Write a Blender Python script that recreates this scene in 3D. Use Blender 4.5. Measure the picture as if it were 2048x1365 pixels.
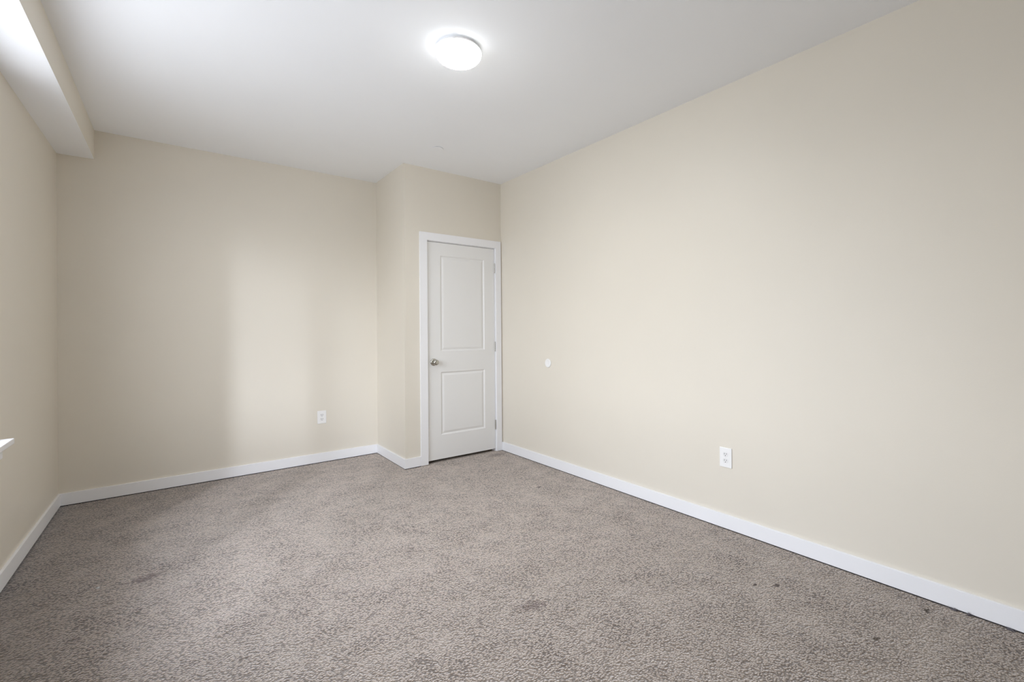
import bpy, bmesh, math, random
from mathutils import Matrix, Vector

for o in list(bpy.data.objects):
    bpy.data.objects.remove(o, do_unlink=True)
SC = bpy.context.scene
COL = SC.collection

# ---------------------------------------------------------------- camera
F_PX, PITCH, ROLL, YAW, CZ = 923.557, 0.0025, -0.0078, 0.6604, 1.2297
PCX, PCY = 44.19, -23.27
cam_d = bpy.data.cameras.new('camera')
cam = bpy.data.objects.new('camera', cam_d)
COL.objects.link(cam)
fw0 = Vector((math.sin(YAW), math.cos(YAW), 0)); rt0 = Vector((math.cos(YAW), -math.sin(YAW), 0)); up0 = Vector((0, 0, 1))
fw = fw0 * math.cos(PITCH) + up0 * math.sin(PITCH)
up = up0 * math.cos(PITCH) - fw0 * math.sin(PITCH)
rt = rt0 * math.cos(ROLL) + up * math.sin(ROLL)
up = up * math.cos(ROLL) - rt0 * math.sin(ROLL)
M = Matrix((rt, up, -fw)).transposed().to_4x4()
M.translation = Vector((0, 0, CZ))
cam.matrix_world = M
cam_d.sensor_width = 36.0
cam_d.lens = 36.0 * F_PX / 2048
cam_d.shift_x = -PCX / 2048
cam_d.shift_y = PCY / 2048
cam_d.clip_start = 0.02
SC.camera = cam

# ---------------------------------------------------------------- view + world
SC.view_settings.view_transform = 'Standard'
SC.view_settings.look = 'None'
SC.view_settings.gamma = 1.0
SC.view_settings.use_curve_mapping = False
SC.view_settings.exposure = 0.19
SC.cycles.max_bounces = 16
SC.cycles.diffuse_bounces = 12
SC.cycles.sample_clamp_indirect = 8.0

SKY = 8.3          # diffuse daylight
GLOW = 42.0        # narrow bright strip added to the sky for the back wall's lit edge
GLOW2 = 4.0        # broader bright band added to the sky for the right wall
#  both are added patches of sky, placed for how they light the room
GROUND = 0.66       # sunlit pavement below the windows, relative to the sky
LAMP = 125.0        # strength of the ceiling lamp's glass
LAMP_RIM = 7.0
w = bpy.data.worlds.new('sky'); SC.world = w; w.use_nodes = True
nt = w.node_tree; nt.nodes.clear()
def wn(t): return nt.nodes.new(t)
def wmath(op, a, b=None, clamp=False):
    n = wn('ShaderNodeMath'); n.operation = op; n.use_clamp = clamp
    for i, v in enumerate((a, b)):
        if v is None: continue
        if isinstance(v, (int, float)): n.inputs[i].default_value = v
        else: nt.links.new(v, n.inputs[i])
    return n.outputs[0]
def wstep(v, lo, hi):
    n = wn('ShaderNodeMapRange'); n.interpolation_type = 'SMOOTHSTEP'
    n.inputs[1].default_value = lo; n.inputs[2].default_value = hi
    nt.links.new(v, n.inputs[0]); return n.outputs[0]
wo = wn('ShaderNodeOutputWorld'); bg = wn('ShaderNodeBackground'); bg2 = wn('ShaderNodeBackground'); adds = wn('ShaderNodeAddShader')
tc = wn('ShaderNodeTexCoord'); sx = wn('ShaderNodeSeparateXYZ')
rp = wn('ShaderNodeValToRGB'); mr = wn('ShaderNodeMapRange')
mr.inputs[1].default_value = -1; mr.inputs[2].default_value = 1
rp.color_ramp.elements[0].position = 0.0; rp.color_ramp.elements[0].color = (.58 * GROUND, .60 * GROUND, .64 * GROUND, 1)
rp.color_ramp.elements[1].position = 1.0; rp.color_ramp.elements[1].color = (.55, .66, .85, 1)
e = rp.color_ramp.elements.new(.49); e.color = (.75 * GROUND, .79 * GROUND, .85 * GROUND, 1)
e = rp.color_ramp.elements.new(.53); e.color = (.97, 1.0, 1.05, 1)
e = rp.color_ramp.elements.new(.70); e.color = (.85, .92, 1.03, 1)
nt.links.new(tc.outputs['Generated'], sx.inputs[0]); nt.links.new(sx.outputs['Z'], mr.inputs[0])
nt.links.new(mr.outputs[0], rp.inputs[0]); nt.links.new(rp.outputs[0], bg.inputs['Color'])
bg.inputs['Strength'].default_value = SKY
# the glow: compass bearing measured from -X towards -Y, and height above the horizon, in degrees
az = wmath('MULTIPLY', wmath('ARCTAN2', wmath('MULTIPLY', sx.outputs['Y'], -1.0), wmath('MULTIPLY', sx.outputs['X'], -1.0)), 57.29578)
el = wmath('MULTIPLY', wmath('ARCSINE', sx.outputs['Z']), 57.29578)
gm = wmath('MULTIPLY', wmath('MULTIPLY', wstep(az, 50, 53.5), wmath('SUBTRACT', 1.0, wstep(az, 55.2, 56))),
           wmath('MULTIPLY', wstep(el, 2, 8), wmath('SUBTRACT', 1.0, wstep(el, 40, 54))))
bg2.inputs['Color'].default_value = (.90, .97, 1.10, 1)
gm2 = wmath('MULTIPLY', wmath('MULTIPLY', wstep(az, -52, -38), wmath('SUBTRACT', 1.0, wstep(az, -8, 10))),
           wmath('MULTIPLY', wstep(el, 8, 18), wmath('SUBTRACT', 1.0, wstep(el, 44, 56))))
nt.links.new(wmath('ADD', wmath('MULTIPLY', gm, GLOW), wmath('MULTIPLY', gm2, GLOW2)), bg2.inputs['Strength'])
nt.links.new(bg.outputs[0], adds.inputs[0]); nt.links.new(bg2.outputs[0], adds.inputs[1])
nt.links.new(adds.outputs[0], wo.inputs[0])

# ---------------------------------------------------------------- room dimensions (metres)
H = 2.74
XR, YD, XJ, YB, XL, XS, HS = 2.6524, 3.9621, 1.6155, 4.6801, -0.6645, -0.4669, 2.5214
YF = -1.45
T = 0.16
def xr(y): return XR - 0.0079 * (y - YD)      # the right wall runs very slightly askew
def xl(y): return XL + 0.006 * (y - YB)
def hc(x, y): return H + 0.006 * (y - YD) + 0.0025 * (x - XR)
WINDOWS = [(0.95, 3.24)]                        # one wide opening in the left wall, y from-to, filled by a double window
FRONT = []                          # the wall behind the camera has no opening
WZ0, WZ1 = 0.705, 2.42

# sky portals sit in the openings (they only guide the sampling of the sky)
def portal(loc, wide, rot):
    ld = bpy.data.lights.new('window_portal', 'AREA'); ld.shape = 'RECTANGLE'
    ld.size = WZ1 - WZ0; ld.size_y = wide
    ld.cycles.is_portal = True
    lo = bpy.data.objects.new('window_portal', ld); COL.objects.link(lo)
    lo.matrix_world = Matrix.Translation(loc) @ rot @ Matrix.Rotation(-math.pi / 2, 4, 'Y')
for (a, b) in WINDOWS: portal((XL - T - .03, (a + b) / 2, (WZ0 + WZ1) / 2), b - a, Matrix.Identity(4))
for (a, b) in FRONT: portal(((a + b) / 2, YF - T - .03, (WZ0 + WZ1) / 2), b - a, Matrix.Rotation(math.pi / 2, 4, 'Z'))

# ---------------------------------------------------------------- materials
def new_mat(name):
    m = bpy.data.materials.new(name); m.use_nodes = True
    return m, m.node_tree, m.node_tree.nodes['Principled BSDF']

def paint(name, col, rough=.5, bump=.06, scale=220, spec=.5, tint=.012):
    m, t, b = new_mat(name)
    tcn = t.nodes.new('ShaderNodeTexCoord')
    n1 = t.nodes.new('ShaderNodeTexNoise'); n1.inputs['Scale'].default_value = scale; n1.inputs['Detail'].default_value = 3
    n2 = t.nodes.new('ShaderNodeTexNoise'); n2.inputs['Scale'].default_value = 1.7; n2.inputs['Detail'].default_value = 3
    t.links.new(tcn.outputs['Object'], n1.inputs['Vector']); t.links.new(tcn.outputs['Object'], n2.inputs['Vector'])
    bp = t.nodes.new('ShaderNodeBump'); bp.inputs['Strength'].default_value = bump; bp.inputs['Distance'].default_value = .002
    t.links.new(n1.outputs['Fac'], bp.inputs['Height']); t.links.new(bp.outputs[0], b.inputs['Normal'])
    r = t.nodes.new('ShaderNodeValToRGB')
    r.color_ramp.elements[0].position = .3; r.color_ramp.elements[1].position = .7
    r.color_ramp.elements[0].color = tuple(c * (1 - tint) for c in col) + (1,)
    r.color_ramp.elements[1].color = tuple(min(1, c * (1 + tint)) for c in col) + (1,)
    t.links.new(n2.outputs['Fac'], r.inputs[0]); t.links.new(r.outputs[0], b.inputs['Base Color'])
    b.inputs['Roughness'].default_value = rough
    b.inputs['Specular IOR Level'].default_value = spec
    return m

M_WALL = paint('beige_wall_paint', (.735, .692, .610), rough=.45, bump=.10, spec=.35)
M_CEIL = paint('white_ceiling_paint', (.925, .945, .975), rough=.85, bump=.10, spec=.2)
M_TRIM = paint('white_trim_paint', (.86, .865, .89), rough=.35, bump=.02, scale=90)
M_DOOR = paint('white_door_paint', (.80, .80, .795), rough=.40, bump=.03, scale=150)
M_PLASTIC = paint('white_plastic', (.86, .86, .86), rough=.3, bump=.0)
M_RECEPT = paint('white_socket_plastic', (.80, .80, .80), rough=.3, bump=.0)
M_DARK = paint('dark_slot', (.03, .03, .03), rough=.7, bump=.0)
M_DIRT = paint('dirty_tack_strip', (.045, .042, .045), rough=.95, bump=.3, scale=300, spec=.1, tint=.3)
M_CLOSET = paint('closet_dark_paint', (.30, .28, .25), rough=.8)

def metal(name, col, rough):
    m, t, b = new_mat(name)
    n = t.nodes.new('ShaderNodeTexNoise'); n.inputs['Scale'].default_value = 400
    mp = t.nodes.new('ShaderNodeMapRange'); mp.inputs[3].default_value = rough * .8; mp.inputs[4].default_value = rough * 1.2
    t.links.new(n.outputs['Fac'], mp.inputs[0]); t.links.new(mp.outputs[0], b.inputs['Roughness'])
    b.inputs['Base Color'].default_value = col + (1,); b.inputs['Metallic'].default_value = 1
    return m
M_NICKEL = metal('satin_nickel', (.50, .49, .45), .22)
M_HINGE = metal('hinge_nickel', (.55, .54, .51), .35)

def glass():
    m, t, b = new_mat('window_glass')
    t.nodes.remove(b)
    out = t.nodes['Material Output']
    g = t.nodes.new('ShaderNodeBsdfGlossy'); g.inputs['Roughness'].default_value = .02
    tr = t.nodes.new('ShaderNodeBsdfTransparent'); fr = t.nodes.new('ShaderNodeFresnel'); fr.inputs[0].default_value = 1.45
    mx = t.nodes.new('ShaderNodeMixShader')
    ge = t.nodes.new('ShaderNodeNewGeometry'); ff = t.nodes.new('ShaderNodeMath'); ff.operation = 'SUBTRACT'; ff.inputs[0].default_value = 1
    t.links.new(ge.outputs['Backfacing'], ff.inputs[1])                      # reflect only where the ray enters the pane
    fm = t.nodes.new('ShaderNodeMath'); fm.operation = 'MULTIPLY'; t.links.new(fr.outputs[0], fm.inputs[0]); t.links.new(ff.outputs[0], fm.inputs[1])
    t.links.new(fm.outputs[0], mx.inputs[0]); t.links.new(tr.outputs[0], mx.inputs[1]); t.links.new(g.outputs[0], mx.inputs[2])
    t.links.new(mx.outputs[0], out.inputs[0])
    return m
M_GLASS = glass()

def lamp_mat():
    m, t, b = new_mat('lit_opal_glass')
    b.inputs['Base Color'].default_value = (.9, .9, .88, 1); b.inputs['Roughness'].default_value = .25
    b.inputs['Emission Color'].default_value = (.98, 1.0, 1.0, 1); 
    # light-emitting board faces down: the belly of the glass is much brighter than its rim
    ge = t.nodes.new('ShaderNodeNewGeometry'); se = t.nodes.new('ShaderNodeSeparateXYZ'); t.links.new(ge.outputs['Normal'], se.inputs[0])
    mr = t.nodes.new('ShaderNodeMapRange'); mr.interpolation_type = 'SMOOTHSTEP'
    mr.inputs[1].default_value = -.72; mr.inputs[2].default_value = -1.0; mr.inputs[3].default_value = LAMP_RIM; mr.inputs[4].default_value = LAMP
    t.links.new(se.outputs['Z'], mr.inputs[0]); t.links.new(mr.outputs[0], b.inputs['Emission Strength'])
    return m
M_LAMP = lamp_mat()

def carpet():
    m, t, b = new_mat('brown_taupe_cut_pile_carpet')
    L = t.links.new; N = t.nodes.new
    tcn = N('ShaderNodeTexCoord')
    # gentle warp so tufts do not line up
    nw = N('ShaderNodeTexNoise'); nw.inputs['Scale'].default_value = 60; nw.inputs['Detail'].default_value = 2
    L(tcn.outputs['Object'], nw.inputs['Vector'])
    ad = N('ShaderNodeVectorMath'); ad.operation = 'MULTIPLY_ADD'
    L(nw.outputs['Color'], ad.inputs[0]); ad.inputs[1].default_value = (.012, .012, 0); L(tcn.outputs['Object'], ad.inputs[2])
    mp = N('ShaderNodeMapping'); mp.inputs['Rotation'].default_value = (0, 0, .45); mp.inputs['Scale'].default_value = (1.0, 1.22, 1)
    L(ad.outputs[0], mp.inputs[0])
    vo = N('ShaderNodeTexVoronoi'); vo.inputs['Scale'].default_value = 115; vo.feature = 'SMOOTH_F1'; vo.inputs['Smoothness'].default_value = .35
    L(mp.outputs[0], vo.inputs['Vector'])
    fine = N('ShaderNodeTexNoise'); fine.inputs['Scale'].default_value = 420; fine.inputs['Detail'].default_value = 3
    L(tcn.outputs['Object'], fine.inputs['Vector'])
    patch = N('ShaderNodeTexNoise'); patch.inputs['Scale'].default_value = 5; patch.inputs['Detail'].default_value = 4; patch.inputs['Roughness'].default_value = .6
    L(tcn.outputs['Object'], patch.inputs['Vector'])
    # gaps between tufts: their shade goes into the colour as a darker tone
    gap = N('ShaderNodeMapRange'); gap.inputs[1].default_value = .40; gap.inputs[2].default_value = .68; gap.inputs[3].default_value = 0; gap.inputs[4].default_value = 1
    L(vo.outputs['Distance'], gap.inputs[0])
    ga = N('ShaderNodeMath'); ga.operation = 'MULTIPLY'; L(gap.outputs[0], ga.inputs[0]); L(patch.outputs['Fac'], ga.inputs[1])
    ga2 = N('ShaderNodeMath'); ga2.operation = 'MULTIPLY'; ga2.use_clamp = True; L(ga.outputs[0], ga2.inputs[0]); ga2.inputs[1].default_value = 1.2
    base = N('ShaderNodeMix'); base.data_type = 'RGBA'
    base.inputs['A'].default_value = (.57, .445, .335, 1); base.inputs['B'].default_value = (.49, .37, .27, 1)
    pr = N('ShaderNodeMapRange'); pr.inputs[1].default_value = .30; pr.inputs[2].default_value = .75; L(patch.outputs['Fac'], pr.inputs[0])
    L(pr.outputs[0], base.inputs['Factor'])
    fm = N('ShaderNodeMix'); fm.data_type = 'RGBA'; fm.blend_type = 'MULTIPLY'; fm.inputs['Factor'].default_value = .45
    fr = N('ShaderNodeMapRange'); fr.inputs[1].default_value = .3; fr.inputs[2].default_value = .7; fr.inputs[3].default_value = .55; fr.inputs[4].default_value = 1.35
    L(fine.outputs['Fac'], fr.inputs[0]); L(base.outputs['Result'], fm.inputs['A']); L(fr.outputs[0], fm.inputs['B'])
    dk = N('ShaderNodeMix'); dk.data_type = 'RGBA'; dk.inputs['B'].default_value = (.15, .115, .09, 1)
    L(ga2.outputs[0], dk.inputs['Factor']); L(fm.outputs['Result'], dk.inputs['A'])
    cur = dk.outputs['Result']
    shm = N('ShaderNodeMix'); shm.data_type = 'RGBA'; shm.inputs['A'].default_value = SHEEN; shm.inputs['B'].default_value = tuple(c * .35 for c in SHEEN[:3]) + (1,)
    L(ga2.outputs[0], shm.inputs['Factor']); shc = shm.outputs['Result']
    # stains, where the photo shows them
    sep = N('ShaderNodeSeparateXYZ'); L(tcn.outputs['Object'], sep.inputs[0])
    rag = N('ShaderNodeTexNoise'); rag.inputs['Scale'].default_value = 45; rag.inputs['Detail'].default_value = 3; L(tcn.outputs['Object'], rag.inputs['Vector'])
    for (cx, cy, r1, r2, ang, amt, colr) in STAINS:
        mm = N('ShaderNodeMapping'); mm.vector_type = 'TEXTURE'
        mm.inputs['Location'].default_value = (cx, cy, 0); mm.inputs['Rotation'].default_value = (0, 0, ang); mm.inputs['Scale'].default_value = (r1, r2, 1)
        L(tcn.outputs['Object'], mm.inputs[0])
        ln = N('ShaderNodeVectorMath'); ln.operation = 'LENGTH'; L(mm.outputs[0], ln.inputs[0])
        aa = N('ShaderNodeMath'); aa.operation = 'ADD'; L(ln.outputs['Value'], aa.inputs[0])
        rs = N('ShaderNodeMapRange'); rs.inputs[1].default_value = .3; rs.inputs[2].default_value = .7; rs.inputs[3].default_value = -.6; rs.inputs[4].default_value = .6; L(rag.outputs['Fac'], rs.inputs[0])
        L(rs.outputs[0], aa.inputs[1])
        sm = N('ShaderNodeMapRange'); sm.interpolation_type = 'SMOOTHSTEP'; sm.inputs[1].default_value = 1.1; sm.inputs[2].default_value = .5; sm.inputs[3].default_value = 0; sm.inputs[4].default_value = amt
        L(aa.outputs[0], sm.inputs[0])
        sx_ = N('ShaderNodeMix'); sx_.data_type = 'RGBA'; L(sm.outputs[0], sx_.inputs['Factor']); L(cur, sx_.inputs['A']); sx_.inputs['B'].default_value = colr + (1,)
        cur = sx_.outputs['Result']
        s2 = N('ShaderNodeMix'); s2.data_type = 'RGBA'; L(sm.outputs[0], s2.inputs['Factor']); L(shc, s2.inputs['A']); s2.inputs['B'].default_value = tuple(c * 2.2 for c in colr) + (1,)
        shc = s2.outputs['Result']
    L(cur, b.inputs['Base Color'])
    hh = N('ShaderNodeMath'); hh.operation = 'MULTIPLY_ADD'; L(fine.outputs['Fac'], hh.inputs[0]); hh.inputs[1].default_value = .35
    inv = N('ShaderNodeMath'); inv.operation = 'SUBTRACT'; inv.inputs[0].default_value = 1; L(vo.outputs['Distance'], inv.inputs[1])
    L(inv.outputs[0], hh.inputs[2])
    h2 = N('ShaderNodeMath'); h2.operation = 'MULTIPLY_ADD'; L(patch.outputs['Fac'], h2.inputs[0]); h2.inputs[1].default_value = 2.5; L(hh.outputs[0], h2.inputs[2])
    bp = N('ShaderNodeBump'); bp.inputs['Strength'].default_value = 1; bp.inputs['Distance'].default_value = .012
    L(h2.outputs[0], bp.inputs['Height'])
    # the pile leans: its fibre sides face the windows
    lean = N('ShaderNodeVectorMath'); lean.operation = 'ADD'; L(bp.outputs[0], lean.inputs[0]); lean.inputs[1].default_value = LEAN
    nrm = N('ShaderNodeVectorMath'); nrm.operation = 'NORMALIZE'; L(lean.outputs[0], nrm.inputs[0]); L(nrm.outputs[0], b.inputs['Normal'])
    b.inputs['Roughness'].default_value = 1; b.inputs['Specular IOR Level'].default_value = .05
    sh = N('ShaderNodeBsdfSheen'); L(shc, sh.inputs['Color']); sh.inputs['Roughness'].default_value = .45; L(bp.outputs[0], sh.inputs['Normal'])
    sa = N('ShaderNodeAddShader'); L(b.outputs[0], sa.inputs[0]); L(sh.outputs[0], sa.inputs[1]); L(sa.outputs[0], t.nodes['Material Output'].inputs['Surface'])
    return m
LEAN = (-1.9, -1.1, 0)
SHEEN = (.80, .82, .87, 1)
PURP = (.13, .095, .09)
STAINS = [(-.126, 3.034, .075, .04, .2, .55, PURP), (1.247, 1.643, .075, .035, -.5, .45, PURP), (2.193, 1.109, .018, .010, 0, .8, (.07, .055, .05)),
          (2.265, 1.041, .022, .014, .4, .8, (.07, .055, .05)), (2.25, 2.843, .02, .014, 0, .8, (.07, .06, .055)), (2.57, .546, .022, .014, .3, .85, (.05, .04, .03)),
          (2.18, .62, .02, .012, .3, .7, (.08, .065, .05)), (-.20, 1.9, .10, .05, .5, .35, PURP), (.15, 1.45, .12, .05, .3, .35, PURP), (2.5, 3.85, .12, .05, .1, .4, PURP)]
M_CARPET = carpet()
def fuzz_mat(name, c):
    m, t, b = new_mat(name)
    n = t.nodes.new('ShaderNodeTexNoise'); n.inputs['Scale'].default_value = 500
    r = t.nodes.new('ShaderNodeValToRGB'); r.color_ramp.elements[0].color = tuple(v * .6 for v in c) + (1,); r.color_ramp.elements[1].color = tuple(min(1, v * 1.4) for v in c) + (1,)
    t.links.new(n.outputs['Fac'], r.inputs[0]); t.links.new(r.outputs[0], b.inputs['Base Color']); b.inputs['Roughness'].default_value = 1
    return m
M_DUST = fuzz_mat('grey_dust', (.17, .155, .17))
M_CRUMB = fuzz_mat('white_crumb', (.85, .84, .82))

# ---------------------------------------------------------------- mesh helpers
def obj(name, bm, mat, parent=None, bevel=0, smooth=False, seg=2):
    bmesh.ops.recalc_face_normals(bm, faces=bm.faces)
    me = bpy.data.meshes.new(name); bm.to_mesh(me); bm.free()
    o = bpy.data.objects.new(name, me); COL.objects.link(o)
    for mm in (mat if isinstance(mat, (list, tuple)) else [mat]): me.materials.append(mm)
    if parent: o.parent = parent
    if smooth:
        for p in me.polygons: p.use_smooth = True
    if bevel:
        md = o.modifiers.new('bevel', 'BEVEL'); md.width = bevel; md.segments = seg; md.limit_method = 'ANGLE'
    return o

def prism(bm, quad, z0, z1, mi=0):
    """quad: xy corner list; z0/z1 numbers or functions of x,y."""
    f0 = z0 if callable(z0) else (lambda x, y: z0)
    f1 = z1 if callable(z1) else (lambda x, y: z1)
    lo = [bm.verts.new((x, y, f0(x, y))) for x, y in quad]
    hi = [bm.verts.new((x, y, f1(x, y))) for x, y in quad]
    n = len(quad); fs = [bm.faces.new(lo[::-1]), bm.faces.new(hi)]
    for i in range(n): fs.append(bm.faces.new((lo[i], lo[(i + 1) % n], hi[(i + 1) % n], hi[i])))
    for f in fs: f.material_index = mi
    return fs

def box(bm, x0, x1, y0, y1, z0, z1, mi=0):
    return prism(bm, [(x0, y0), (x1, y0), (x1, y1), (x0, y1)], z0, z1, mi)

def lathe(bm, prof, n=48, axis='Z', at=(0, 0, 0)):
    """profile of (radius, height) revolved; axis Z, X or -Y."""
    at = Vector(at); rings = []
    def P(r, h, a):
        u, v = r * math.cos(a), r * math.sin(a)
        if axis == 'Z': return at + Vector((u, v, h))
        if axis == '-Z': return at + Vector((u, v, -h))
        if axis == '-Y': return at + Vector((u, -h, v))
        if axis == '-X': return at + Vector((-h, u, v))
    for r, h in prof:
        if r < 1e-6: rings.append([bm.verts.new(P(0, h, 0))])
        else: rings.append([bm.verts.new(P(r, h, 2 * math.pi * k / n)) for k in range(n)])
    for A, B in zip(rings, rings[1:]):
        for k in range(n):
            a, a2 = A[k % len(A)], A[(k + 1) % len(A)]; b_, b2 = B[k % len(B)], B[(k + 1) % len(B)]
            vs = []
            for v in (a, a2, b2, b_):
                if v not in vs: vs.append(v)
            if len(vs) > 2: bm.faces.new(vs)

def structure(o, label=None):
    o['kind'] = 'structure'
    if label: o['label'] = label
    return o
def thing(o, label, cat, group=None):
    o['label'] = label; o['category'] = cat
    if group: o['group'] = group
    return o
def empty(name, loc=(0, 0, 0)):
    o = bpy.data.objects.new(name, None); COL.objects.link(o); o.location = loc; o.empty_display_size = .05
    return o
def rel(o, root):
    """keep world-space mesh data but hang it under a root placed elsewhere"""
    o.parent = root
    o.matrix_parent_inverse = Matrix.Translation(root.location).inverted()
    return o

# ---------------------------------------------------------------- room shell
EPS = .0
bm = bmesh.new(); prism(bm, [(XL - .2, YF - .2), (XR + .25, YF - .2), (XR + .25, YB + .2), (XL - .2, YB + .2)], -.12, 0)
structure(obj('floor', bm, M_CARPET), 'worn brown taupe cut pile carpet covering the whole floor')
bm = bmesh.new(); prism(bm, [(XL - .2, YF - .2), (XR + .25, YF - .2), (XR + .25, YB + .2), (XL - .2, YB + .2)], hc, 2.95)
structure(obj('ceiling', bm, M_CEIL), 'smooth white ceiling')
bm = bmesh.new(); prism(bm, [(xr(YF), YF), (xr(YF) + T, YF), (xr(YB) + T, YB), (xr(YB), YB)], 0, hc)
structure(obj('wall_right', bm, M_WALL), 'long bare beige wall on the right')
bm = bmesh.new(); prism(bm, [(XL - T, YB), (xr(YB) + T, YB), (xr(YB) + T, YB + T), (XL - T, YB + T)], 0, hc)
structure(obj('wall_back', bm, M_WALL), 'beige back wall left of the closet')
bm = bmesh.new()
us = [XL - T] + [v for ab in FRONT for v in ab] + [xr(YF) + T]
for i in range(len(us) - 1):
    q = [(us[i], YF - T), (us[i + 1], YF - T), (us[i + 1], YF), (us[i], YF)]
    if i % 2 == 0: prism(bm, q, 0, hc)
    else:
        prism(bm, q, 0, WZ0); prism(bm, q, WZ1, hc)
structure(obj('wall_front', bm, M_WALL), 'beige wall behind the camera')
# left wall with its window opening
bm = bmesh.new()
ys = [YF] + [v for ab in WINDOWS for v in ab] + [YB]
for i in range(len(ys) - 1):
    a, b_ = ys[i], ys[i + 1]
    q = [(XL - T, a), (xl(a), a), (xl(b_), b_), (XL - T, b_)]
    if i % 2 == 0: prism(bm, q, 0, hc)
    else:
        prism(bm, q, 0, WZ0); prism(bm, q, WZ1, hc)
structure(obj('wall_left', bm, M_WALL), 'beige wall with the windows on the left')
# closet walls
CAS_L, CAS_R, OPL, OPR, OPT = 1.7585, 2.640, 1.828, 2.581, 2.071
bm = bmesh.new()
prism(bm, [(XJ, YD), (OPL, YD), (OPL, YD + .115), (XJ, YD + .115)], 0, hc)
prism(bm, [(OPR, YD), (xr(YD), YD), (xr(YD), YD + .115), (OPR, YD + .115)], 0, hc)
prism(bm, [(OPL, YD), (OPR, YD), (OPR, YD + .115), (OPL, YD + .115)], OPT, hc)
structure(obj('wall_closet', bm, M_WALL), 'short beige wall around the white closet door')
bm = bmesh.new(); prism(bm, [(XJ, YD + .115), (XJ + .115, YD + .115), (XJ + .115, YB), (XJ, YB)], 0, hc)
structure(obj('wall_closet_side', bm, M_WALL), 'narrow side of the closet facing the windows')
# boxed soffit along the left wall: beige face, white underside
bm = bmesh.new()
def xs(y): return XS + .0018 * (y - YB)
fs = prism(bm, [(xl(YF), YF), (xs(YF), YF), (xs(YB), YB), (xl(YB), YB)], HS, hc)
fs[0].material_index = 1
structure(obj('trim_1', bm, [M_WALL, M_CEIL]), 'boxed soffit running along the top of the left wall')

# unseen slab added outside over the windows to block steep skylight
bm = bmesh.new(); box(bm, XL - T - .8, XL - T - .002, -1.2, YB + .6, 2.72, 2.92)
structure(obj('sky_blocker', bm, M_CEIL), 'added slab outside above the windows, blocks steep skylight')

# ---------------------------------------------------------------- baseboards
BH, BT, BG = .0915, .013, .0065
def board(name, pts_wall, pts_face, label):
    """a run of boards: wall line and face line as lists of (x,y); top edge eased"""
    bm = bmesh.new()
    for (w0, w1), (f0, f1) in zip(zip(pts_wall, pts_wall[1:]), zip(pts_face, pts_face[1:])):
        prism(bm, [w0, w1, f1, f0], BG, BH)
    return structure(obj(name, bm, M_TRIM, bevel=.0012), label)
yjoin = .39
board('baseboard_right', [(xr(YF), YF), (xr(yjoin), yjoin + .0008)], [(xr(YF) - BT, YF), (xr(yjoin) - BT, yjoin + .0008)], None)
o1 = bpy.data.objects['baseboard_right']
bm = bmesh.new(); bm.from_mesh(o1.data)
prism(bm, [(xr(yjoin), yjoin - .0008), (xr(YD), YD - .016), (xr(YD) - BT, YD - .016), (xr(yjoin) - BT, yjoin - .0008)], BG, BH)
bmesh.ops.recalc_face_normals(bm, faces=bm.faces); bm.to_mesh(o1.data); bm.free()
o1['label'] = 'white baseboard along the right wall with one butt joint'
board('baseboard_back', [(xl(YB), YB), (XJ, YB)], [(xl(YB), YB - BT), (XJ, YB - BT)], 'white baseboard along the back wall')
board('baseboard_left', [(xl(YF), YF), (xl(YB), YB - BT)], [(xl(YF) + BT, YF), (xl(YB) + BT, YB - BT)], 'white baseboard under the windows on the left')
board('baseboard_closet_side', [(XJ, YD), (XJ, YB - BT)], [(XJ - BT, YD - BT), (XJ - BT, YB - BT)], 'white baseboard on the narrow closet side')
board('baseboard_closet', [(XJ, YD), (CAS_L, YD)], [(XJ - BT, YD - BT), (CAS_L, YD - BT)], 'short white baseboard left of the closet door')
board('baseboard_front', [(xl(YF), YF), (xr(YF), YF)], [(xl(YF), YF + BT), (xr(YF), YF + BT)], 'white baseboard behind the camera')
# dirty strip in the gap between carpet and boards
bm = bmesh.new(); g = .004; z1 = BG + .0005
prism(bm, [(xr(YF), YF), (xr(YD), YD), (xr(YD) - BT + g, YD), (xr(YF) - BT + g, YF)], 0, z1)
prism(bm, [(xl(YB), YB), (XJ, YB), (XJ, YB - BT + g), (xl(YB), YB - BT + g)], 0, z1)
prism(bm, [(xl(YF), YF), (xl(YB), YB), (xl(YB) + BT - g, YB), (xl(YF) + BT - g, YF)], 0, z1)
prism(bm, [(XJ, YD), (XJ, YB), (XJ - BT + g, YB), (XJ - BT + g, YD - BT + g)], 0, z1)
prism(bm, [(XJ, YD), (CAS_L, YD), (CAS_L, YD - BT + g), (XJ - BT + g, YD - BT + g)], 0, z1)
structure(obj('trim_2', bm, M_DIRT), 'dark dirty line between carpet and baseboards')

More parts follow.
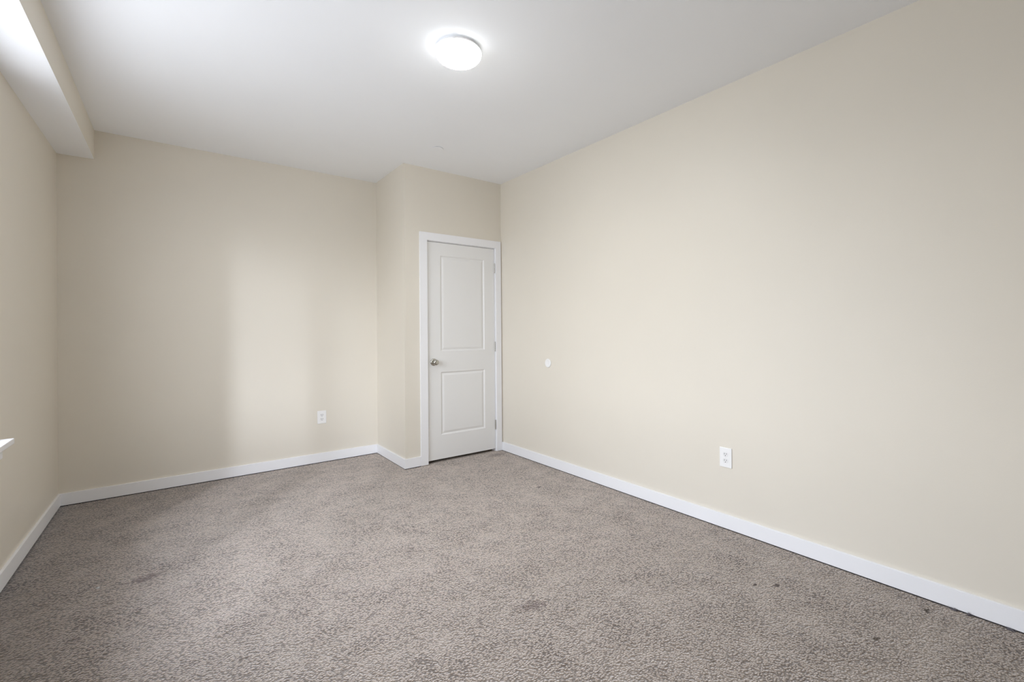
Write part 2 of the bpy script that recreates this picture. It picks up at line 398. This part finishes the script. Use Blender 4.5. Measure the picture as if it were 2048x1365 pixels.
# ---------------------------------------------------------------- closet door
CT = .016
cas = empty('trim_3', (2.2, YD, 0)); structure(cas, 'flat white casing around the closet door')
CI_L, CI_R, CI_T, CO_T = 1.829, 2.579, 2.071, 2.142
for (a, b_, z0_, z1_) in ((CAS_L, CI_L, .006, CI_T), (CI_R, CAS_R, .006, CI_T), (CAS_L, CAS_R, CI_T, CO_T)):
    bm = bmesh.new(); box(bm, a, b_, YD - CT, YD, z0_, z1_)
    rel(obj('casing_head' if z0_ > 1 else 'casing_leg', bm, M_TRIM, bevel=.0006), cas)
bm = bmesh.new()
JX0, JX1, JT = 1.835, 2.574, 2.0665
box(bm, OPL, JX0, YD, YD + .115, .004, OPT); box(bm, JX1, OPR, YD, YD + .115, .004, OPT); box(bm, JX0, JX1, YD, YD + .115, JT, OPT)
box(bm, JX0, JX0 + .011, YD + .045, YD + .08, .004, JT); box(bm, JX1 - .011, JX1, YD + .045, YD + .08, .004, JT); box(bm, JX0, JX1, YD + .045, YD + .08, JT - .011, JT)
rel(obj('door_jamb', bm, M_TRIM), cas)

door = empty('door_1', (JX1, YD + .0065, 0)); structure(door, 'white two panel closet door standing shut')
SX0, SX1, SZ0, SZ1 = 1.8385, 2.571, .030, 2.063
yf = YD + .0065
bm = bmesh.new()
gx = [SX0, 1.970, 2.452, SX1]; gz = [SZ0, .254, .845, 1.041, 1.943, SZ1]
V = {(i, k): bm.verts.new((gx[i], yf, gz[k])) for i in range(4) for k in range(6)}
def ringrect(x0, x1, z0_, z1_, y): return [bm.verts.new(p) for p in ((x0, y, z0_), (x1, y, z0_), (x1, y, z1_), (x0, y, z1_))]
for i in range(3):
    for k in range(5):
        c = [V[i, k], V[i + 1, k], V[i + 1, k + 1], V[i, k + 1]]
        if i == 1 and k in (1, 3):
            prev = c
            for ins, dy in ((.004, .004), (.010, .0085), (.016, .0090), (.030, .0040), (.036, .0030)):
                cur = ringrect(gx[1] + ins, gx[2] - ins, gz[k] + ins, gz[k + 1] - ins, yf + dy)
                for q in range(4): bm.faces.new((prev[q], prev[(q + 1) % 4], cur[(q + 1) % 4], cur[q]))
                prev = cur
            bm.faces.new(prev)
        else: bm.faces.new(c)
back = [bm.verts.new(p) for p in ((SX0, yf + .035, SZ0), (SX1, yf + .035, SZ0), (SX1, yf + .035, SZ1), (SX0, yf + .035, SZ1))]
bm.faces.new(back[::-1])
bm.faces.new([V[0, 0], back[0], back[1], V[3, 0], V[2, 0], V[1, 0]])
bm.faces.new([V[3, 5], back[2], back[3], V[0, 5], V[1, 5], V[2, 5]])
bm.faces.new([V[0, k] for k in range(6)] + [back[3], back[0]])
bm.faces.new([V[3, k] for k in range(5, -1, -1)] + [back[1], back[2]])
rel(obj('door_slab', bm, M_DOOR), door)
# knob: rose, neck and ball
kx, kz = 1.897, .942
knob_root = None
bm = bmesh.new(); lathe(bm, [(0, .0), (.0335, .0), (.0335, .003), (.030, .008), (.020, .011), (.012, .012)], 40, '-Y', (kx, yf, kz))
rose = rel(obj('door_knob', bm, M_NICKEL, smooth=True), door)
rose['label'] = 'round satin nickel door knob'
bm = bmesh.new(); lathe(bm, [(.0115, .010), (.0105, .024), (.013, .030), (.0215, .036), (.0262, .045), (.0265, .052), (.024, .060), (.018, .0645), (.009, .0665), (0, .067)], 40, '-Y', (kx, yf, kz))
kb = obj('knob_ball', bm, M_NICKEL, smooth=True)
kb.parent = rose
for (a, b_) in ((1.818, 1.914), (1.020, 1.116), (.226, .320)):
    bm = bmesh.new()
    for j in range(5):
        h = (b_ - a) / 5
        lathe(bm, [(0, a + j * h + .0006), (.0058, a + j * h + .0006), (.0058, a + (j + 1) * h - .0006), (0, a + (j + 1) * h - .0006)], 16, 'Z', (JX1 - .0015, yf - .006, 0))
    box(bm, JX1 - .0015, JX1 - .0002, yf - .006, yf + .0005, a, b_)
    lathe(bm, [(0, b_), (.004, b_), (.0045, b_ + .002), (.002, b_ + .004), (0, b_ + .0042)], 16, 'Z', (JX1 - .0015, yf - .006, 0))
    hg = rel(obj('hinge', bm, M_HINGE), door); hg['label'] = 'nickel door hinge'

# ---------------------------------------------------------------- windows
def window(n, P, root_at, a, b_, units, label, skew=0.0):
    """P(u, d) -> (x, y): u runs along the wall, d goes outward from the inner wall face"""
    root = empty('window_%d' % n, root_at); structure(root, label)
    def ub_(bm, u0, u1, d0, d1, z0_, z1_):
        prism(bm, [P(u0, d0), P(u1, d0), P(u1, d1), P(u0, d1)], z0_, z1_)
    bm = bmesh.new()      # stool: lies in the opening and projects past it with horns
    ub_(bm, a + .001, b_ - .001, .02, T - .06, WZ0 + .0005, WZ0 + .027)
    ub_(bm, a - .05, b_ + .05, -.051 - skew, -.0005 - skew, WZ0 + .0005, WZ0 + .027)
    ub_(bm, a + .001, b_ - .001, -.0005 - skew, .02, WZ0 + .0005, WZ0 + .027)
    rel(obj('sill', bm, M_TRIM, bevel=.003), root)
    bm = bmesh.new()
    ub_(bm, a - .035, b_ + .035, -.016 - skew, -skew, WZ0 - .062, WZ0)
    rel(obj('apron', bm, M_TRIM, bevel=.003), root)
    d0 = T - .005; d1 = T - .06; fwd_ = .04
    zm = (WZ0 + WZ1) / 2
    for u in range(units):
        ua = a + (b_ - a) * u / units; ub = a + (b_ - a) * (u + 1) / units
        bm = bmesh.new()
        ub_(bm, ua, ua + fwd_, d0, d1, WZ0, WZ1); ub_(bm, ub - fwd_, ub, d0, d1, WZ0, WZ1)
        ub_(bm, ua + fwd_, ub - fwd_, d0, d1, WZ0, WZ0 + fwd_); ub_(bm, ua + fwd_, ub - fwd_, d0, d1, WZ1 - fwd_, WZ1)
        fr_ = rel(obj('window_frame', bm, M_TRIM, bevel=.002), root)
        for (z0_, z1_, do) in ((WZ0 + fwd_, zm + .015, d1 + .003), (zm - .015, WZ1 - fwd_, d1 + .028)):
            bm = bmesh.new(); s = .03; ya, yb = ua + fwd_, ub - fwd_
            ub_(bm, ya, ya + s, do, do + .022, z0_, z1_); ub_(bm, yb - s, yb, do, do + .022, z0_, z1_)
            ub_(bm, ya + s, yb - s, do, do + .022, z0_, z0_ + s); ub_(bm, ya + s, yb - s, do, do + .022, z1_ - s, z1_)
            sash = obj('sash', bm, M_TRIM, bevel=.002); sash.parent = fr_
            bm = bmesh.new(); ub_(bm, ya + s, yb - s, do + .009, do + .013, z0_ + s, z1_ - s)
            p = obj('pane', bm, M_GLASS); p.parent = fr_
for i, (a, b_) in enumerate(WINDOWS):
    window(i + 1, lambda u, d: (XL - d, u), (XL, (a + b_) / 2, WZ0), a, b_, 2, 'wide white double window in the left wall with a projecting sill', xl(a) - XL if xl(a) > XL else 0)
for i, (a, b_) in enumerate(FRONT):
    window(i + 2, lambda u, d: (u, YF - d), ((a + b_) / 2, YF, WZ0), a, b_, 2, 'white double window in the wall behind the camera')

# ---------------------------------------------------------------- ceiling lamp
lx, ly = 1.187, 2.163; lz = hc(lx, ly)
lamp = empty('ceiling_light', (lx, ly, lz))
thing(lamp, 'lit round white dome lamp mounted on the ceiling', 'ceiling light')
bm = bmesh.new(); lathe(bm, [(0, 0), (.105, 0), (.108, .004), (.108, .018), (.100, .022), (0, .022)], 64, '-Z')
obj('lamp_base', bm, M_PLASTIC, lamp, smooth=False)
bm = bmesh.new(); lathe(bm, [(.100, .015), (.1185, .015), (.1205, .017), (.1205, .0225), (.1190, .024), (.100, .023), (.100, .015)], 64, '-Z')
obj('trim_ring', bm, M_PLASTIC, lamp, smooth=False)
bm = bmesh.new(); prof = [(.0, .0225), (.115, .0225)]
R, hd = .1225, .054
for k in range(0, 15):
    t_ = math.pi / 2 * k / 14; prof.append((R * math.cos(t_) ** .8, .0252 + hd * math.sin(t_)))
prof[-1] = (0, .0252 + hd)
lathe(bm, prof, 64, '-Z')
obj('glass_shade', bm, M_LAMP, lamp, smooth=True)
for k in range(3):
    a_ = math.radians(232 + 120 * k)
    bm = bmesh.new(); box(bm, -.006, .006, .1200, .1255, -.0275, -.018)
    c = obj('retaining_clip', bm, M_PLASTIC, lamp, bevel=.001); c.rotation_euler = (0, 0, a_ - math.pi / 2)

# ---------------------------------------------------------------- concealed sprinkler cover
px_, py_ = 1.709, 3.472; pz_ = hc(px_, py_)
sp = empty('sprinkler_cover', (px_, py_, pz_)); thing(sp, 'flat round white sprinkler cover plate on the ceiling near the closet', 'sprinkler')
bm = bmesh.new(); lathe(bm, [(0, 0), (.034, 0), (.034, .0045), (0, .0045)], 40, '-Z'); obj('sprinkler_cup', bm, M_DARK, sp)  # cup's near-black colour stands in for the shadow in the gap
bm = bmesh.new(); lathe(bm, [(0, .0045), (.043, .0045), (.044, .0052), (.044, .006), (.042, .0068), (0, .007)], 48, '-Z'); obj('cover_plate', bm, M_CEIL, sp)

# ---------------------------------------------------------------- outlets
def make_outlet(label):
    """built facing -Y, centre of the back of the plate at the origin"""
    root = empty('wall_outlet'); thing(root, label, 'outlet', 'duplex outlets in the walls')
    bm = bmesh.new(); W2, H2 = .0393, .0603
    vs0 = [(-W2, 0, -H2), (W2, 0, -H2), (W2, 0, H2), (-W2, 0, H2)]
    box(bm, -W2, W2, -.0062, 0, -H2, H2); obj('cover_plate', bm, M_PLASTIC, root, bevel=.0028, seg=3)
    for s in (1, -1):
        bm = bmesh.new(); zc = s * .0195
        pts = []
        for k in range(32):
            a_ = 2 * math.pi * k / 32
            pts.append((.0172 * math.cos(a_), max(-.0135, min(.0135, .0172 * math.sin(a_)))))
        vs = [bm.verts.new((x, -.0078, zc + z)) for x, z in pts]; vb = [bm.verts.new((x, -.005, zc + z)) for x, z in pts]
        bm.faces.new(vs)
        for k in range(32): bm.faces.new((vs[k], vs[(k + 1) % 32], vb[(k + 1) % 32], vb[k]))
        rc = obj('receptacle', bm, M_RECEPT, root)
        for (xx, ww, hh) in ((-.0063, .0013, .0046), (.0063, .0013, .0037)):
            bm = bmesh.new(); box(bm, xx - ww, xx + ww, -.0081, -.0070, zc + .004 - hh, zc + .004 + hh); obj('slot', bm, M_DARK, rc)
        bm = bmesh.new(); lathe(bm, [(0, .0070), (.0026, .0070), (.0026, .0081), (0, .0081)], 16, '-Y', (0, 0, zc - .0075)); obj('ground_hole', bm, M_DARK, rc)
    bm = bmesh.new(); lathe(bm, [(0, .006), (.0035, .006), (.0033, .0072), (0, .0076)], 16, '-Y'); obj('screw', bm, M_RECEPT, root)
    return root
def copy_tree(o, parent=None):
    c = o.copy(); COL.objects.link(c); c.parent = parent
    for ch in list(o.children): copy_tree(ch, c)
    return c
out1 = make_outlet('white duplex outlet low on the back wall, left of the closet')
out2 = copy_tree(out1); out2['label'] = 'white duplex outlet low on the long right wall'
out1.location = (1.088, YB, .4275)
yo = 1.5245; out2.location = (xr(yo), yo, .4393); out2.rotation_euler = (0, 0, -math.pi / 2 + .0079)

# ---------------------------------------------------------------- door knob bumper on the right wall
yb_ = 3.217
bm = bmesh.new(); lathe(bm, [(0, 0), (.0395, 0), (.0405, .003), (.039, .0065), (.034, .0085), (.030, .0080), (.020, .0062), (.008, .0054), (0, .0052)], 40, '-X')
bp_ = obj('wall_bumper', bm, M_PLASTIC, smooth=True); bp_.location = (xr(yb_), yb_, .934)
thing(bp_, 'small round white door stop disc on the right wall at knob height', 'door stop')

# ---------------------------------------------------------------- bits on the carpet
random.seed(4)
def clump(name, x, y, z, lx_, ly_, lz_, mat, label, n=26, core=1.0):
    """a little tangle of fine bent fibres round a ragged core"""
    bm = bmesh.new()
    bmesh.ops.create_icosphere(bm, subdivisions=3, radius=1)
    for v in bm.verts:
        s = (.45 + .5 * random.random()) * core; v.co = Vector((v.co.x * lx_ * s, v.co.y * ly_ * s, max(0, (v.co.z + .8) * lz_ * s * .55)))
    for k in range(n):
        p = Vector((random.gauss(0, .45) * lx_, random.gauss(0, .45) * ly_, random.uniform(.05, .6) * lz_))
        dv = Vector((random.gauss(0, 1), random.gauss(0, 1), random.gauss(0, .8))).normalized() * .0022
        pr_ = None
        for s in range(6):
            q = [bm.verts.new(p + Vector((.00022 * math.cos(c), .00012, .00022 * math.sin(c)))) for c in (0, 2.1, 4.2)]
            if pr_:
                for i in range(3): bm.faces.new((pr_[i], pr_[(i + 1) % 3], q[(i + 1) % 3], q[i]))
            pr_ = q; dv = (dv + Vector((random.gauss(0, .0011), random.gauss(0, .0011), random.gauss(0, .0009)))).normalized() * .0022
            p = p + dv; p.z = min(max(p.z, .0005), lz_ * 1.05); p.x = min(p.x, lx_ * .9)
    o = obj(name, bm, mat, smooth=True); o.location = (x, y, z)
    return thing(o, label, 'dust' if mat is M_DUST else 'crumb')
def atwall(y): return xr(y) - BT - .006
clump('dust_clump', atwall(.475), .475, 0, .004, .020, .016, M_DUST, 'long low grey dust tuft against the right baseboard, left of its joint', 110, .75)
clump('dust_clump', atwall(.425), .425, 0, .005, .007, .019, M_DUST, 'upright dark dust tuft against the right baseboard, just left of its joint', 110, .75)
clump('dust_clump', atwall(.300), .300, 0, .004, .022, .012, M_DUST, 'dust tuft along the right baseboard, right of its joint, nearest the camera', 110, .75)
clump('carpet_crumb', -.301, 3.059, 0, .008, .006, .010, M_CRUMB, 'tiny white crumb on the dark carpet near the left baseboard', 4)
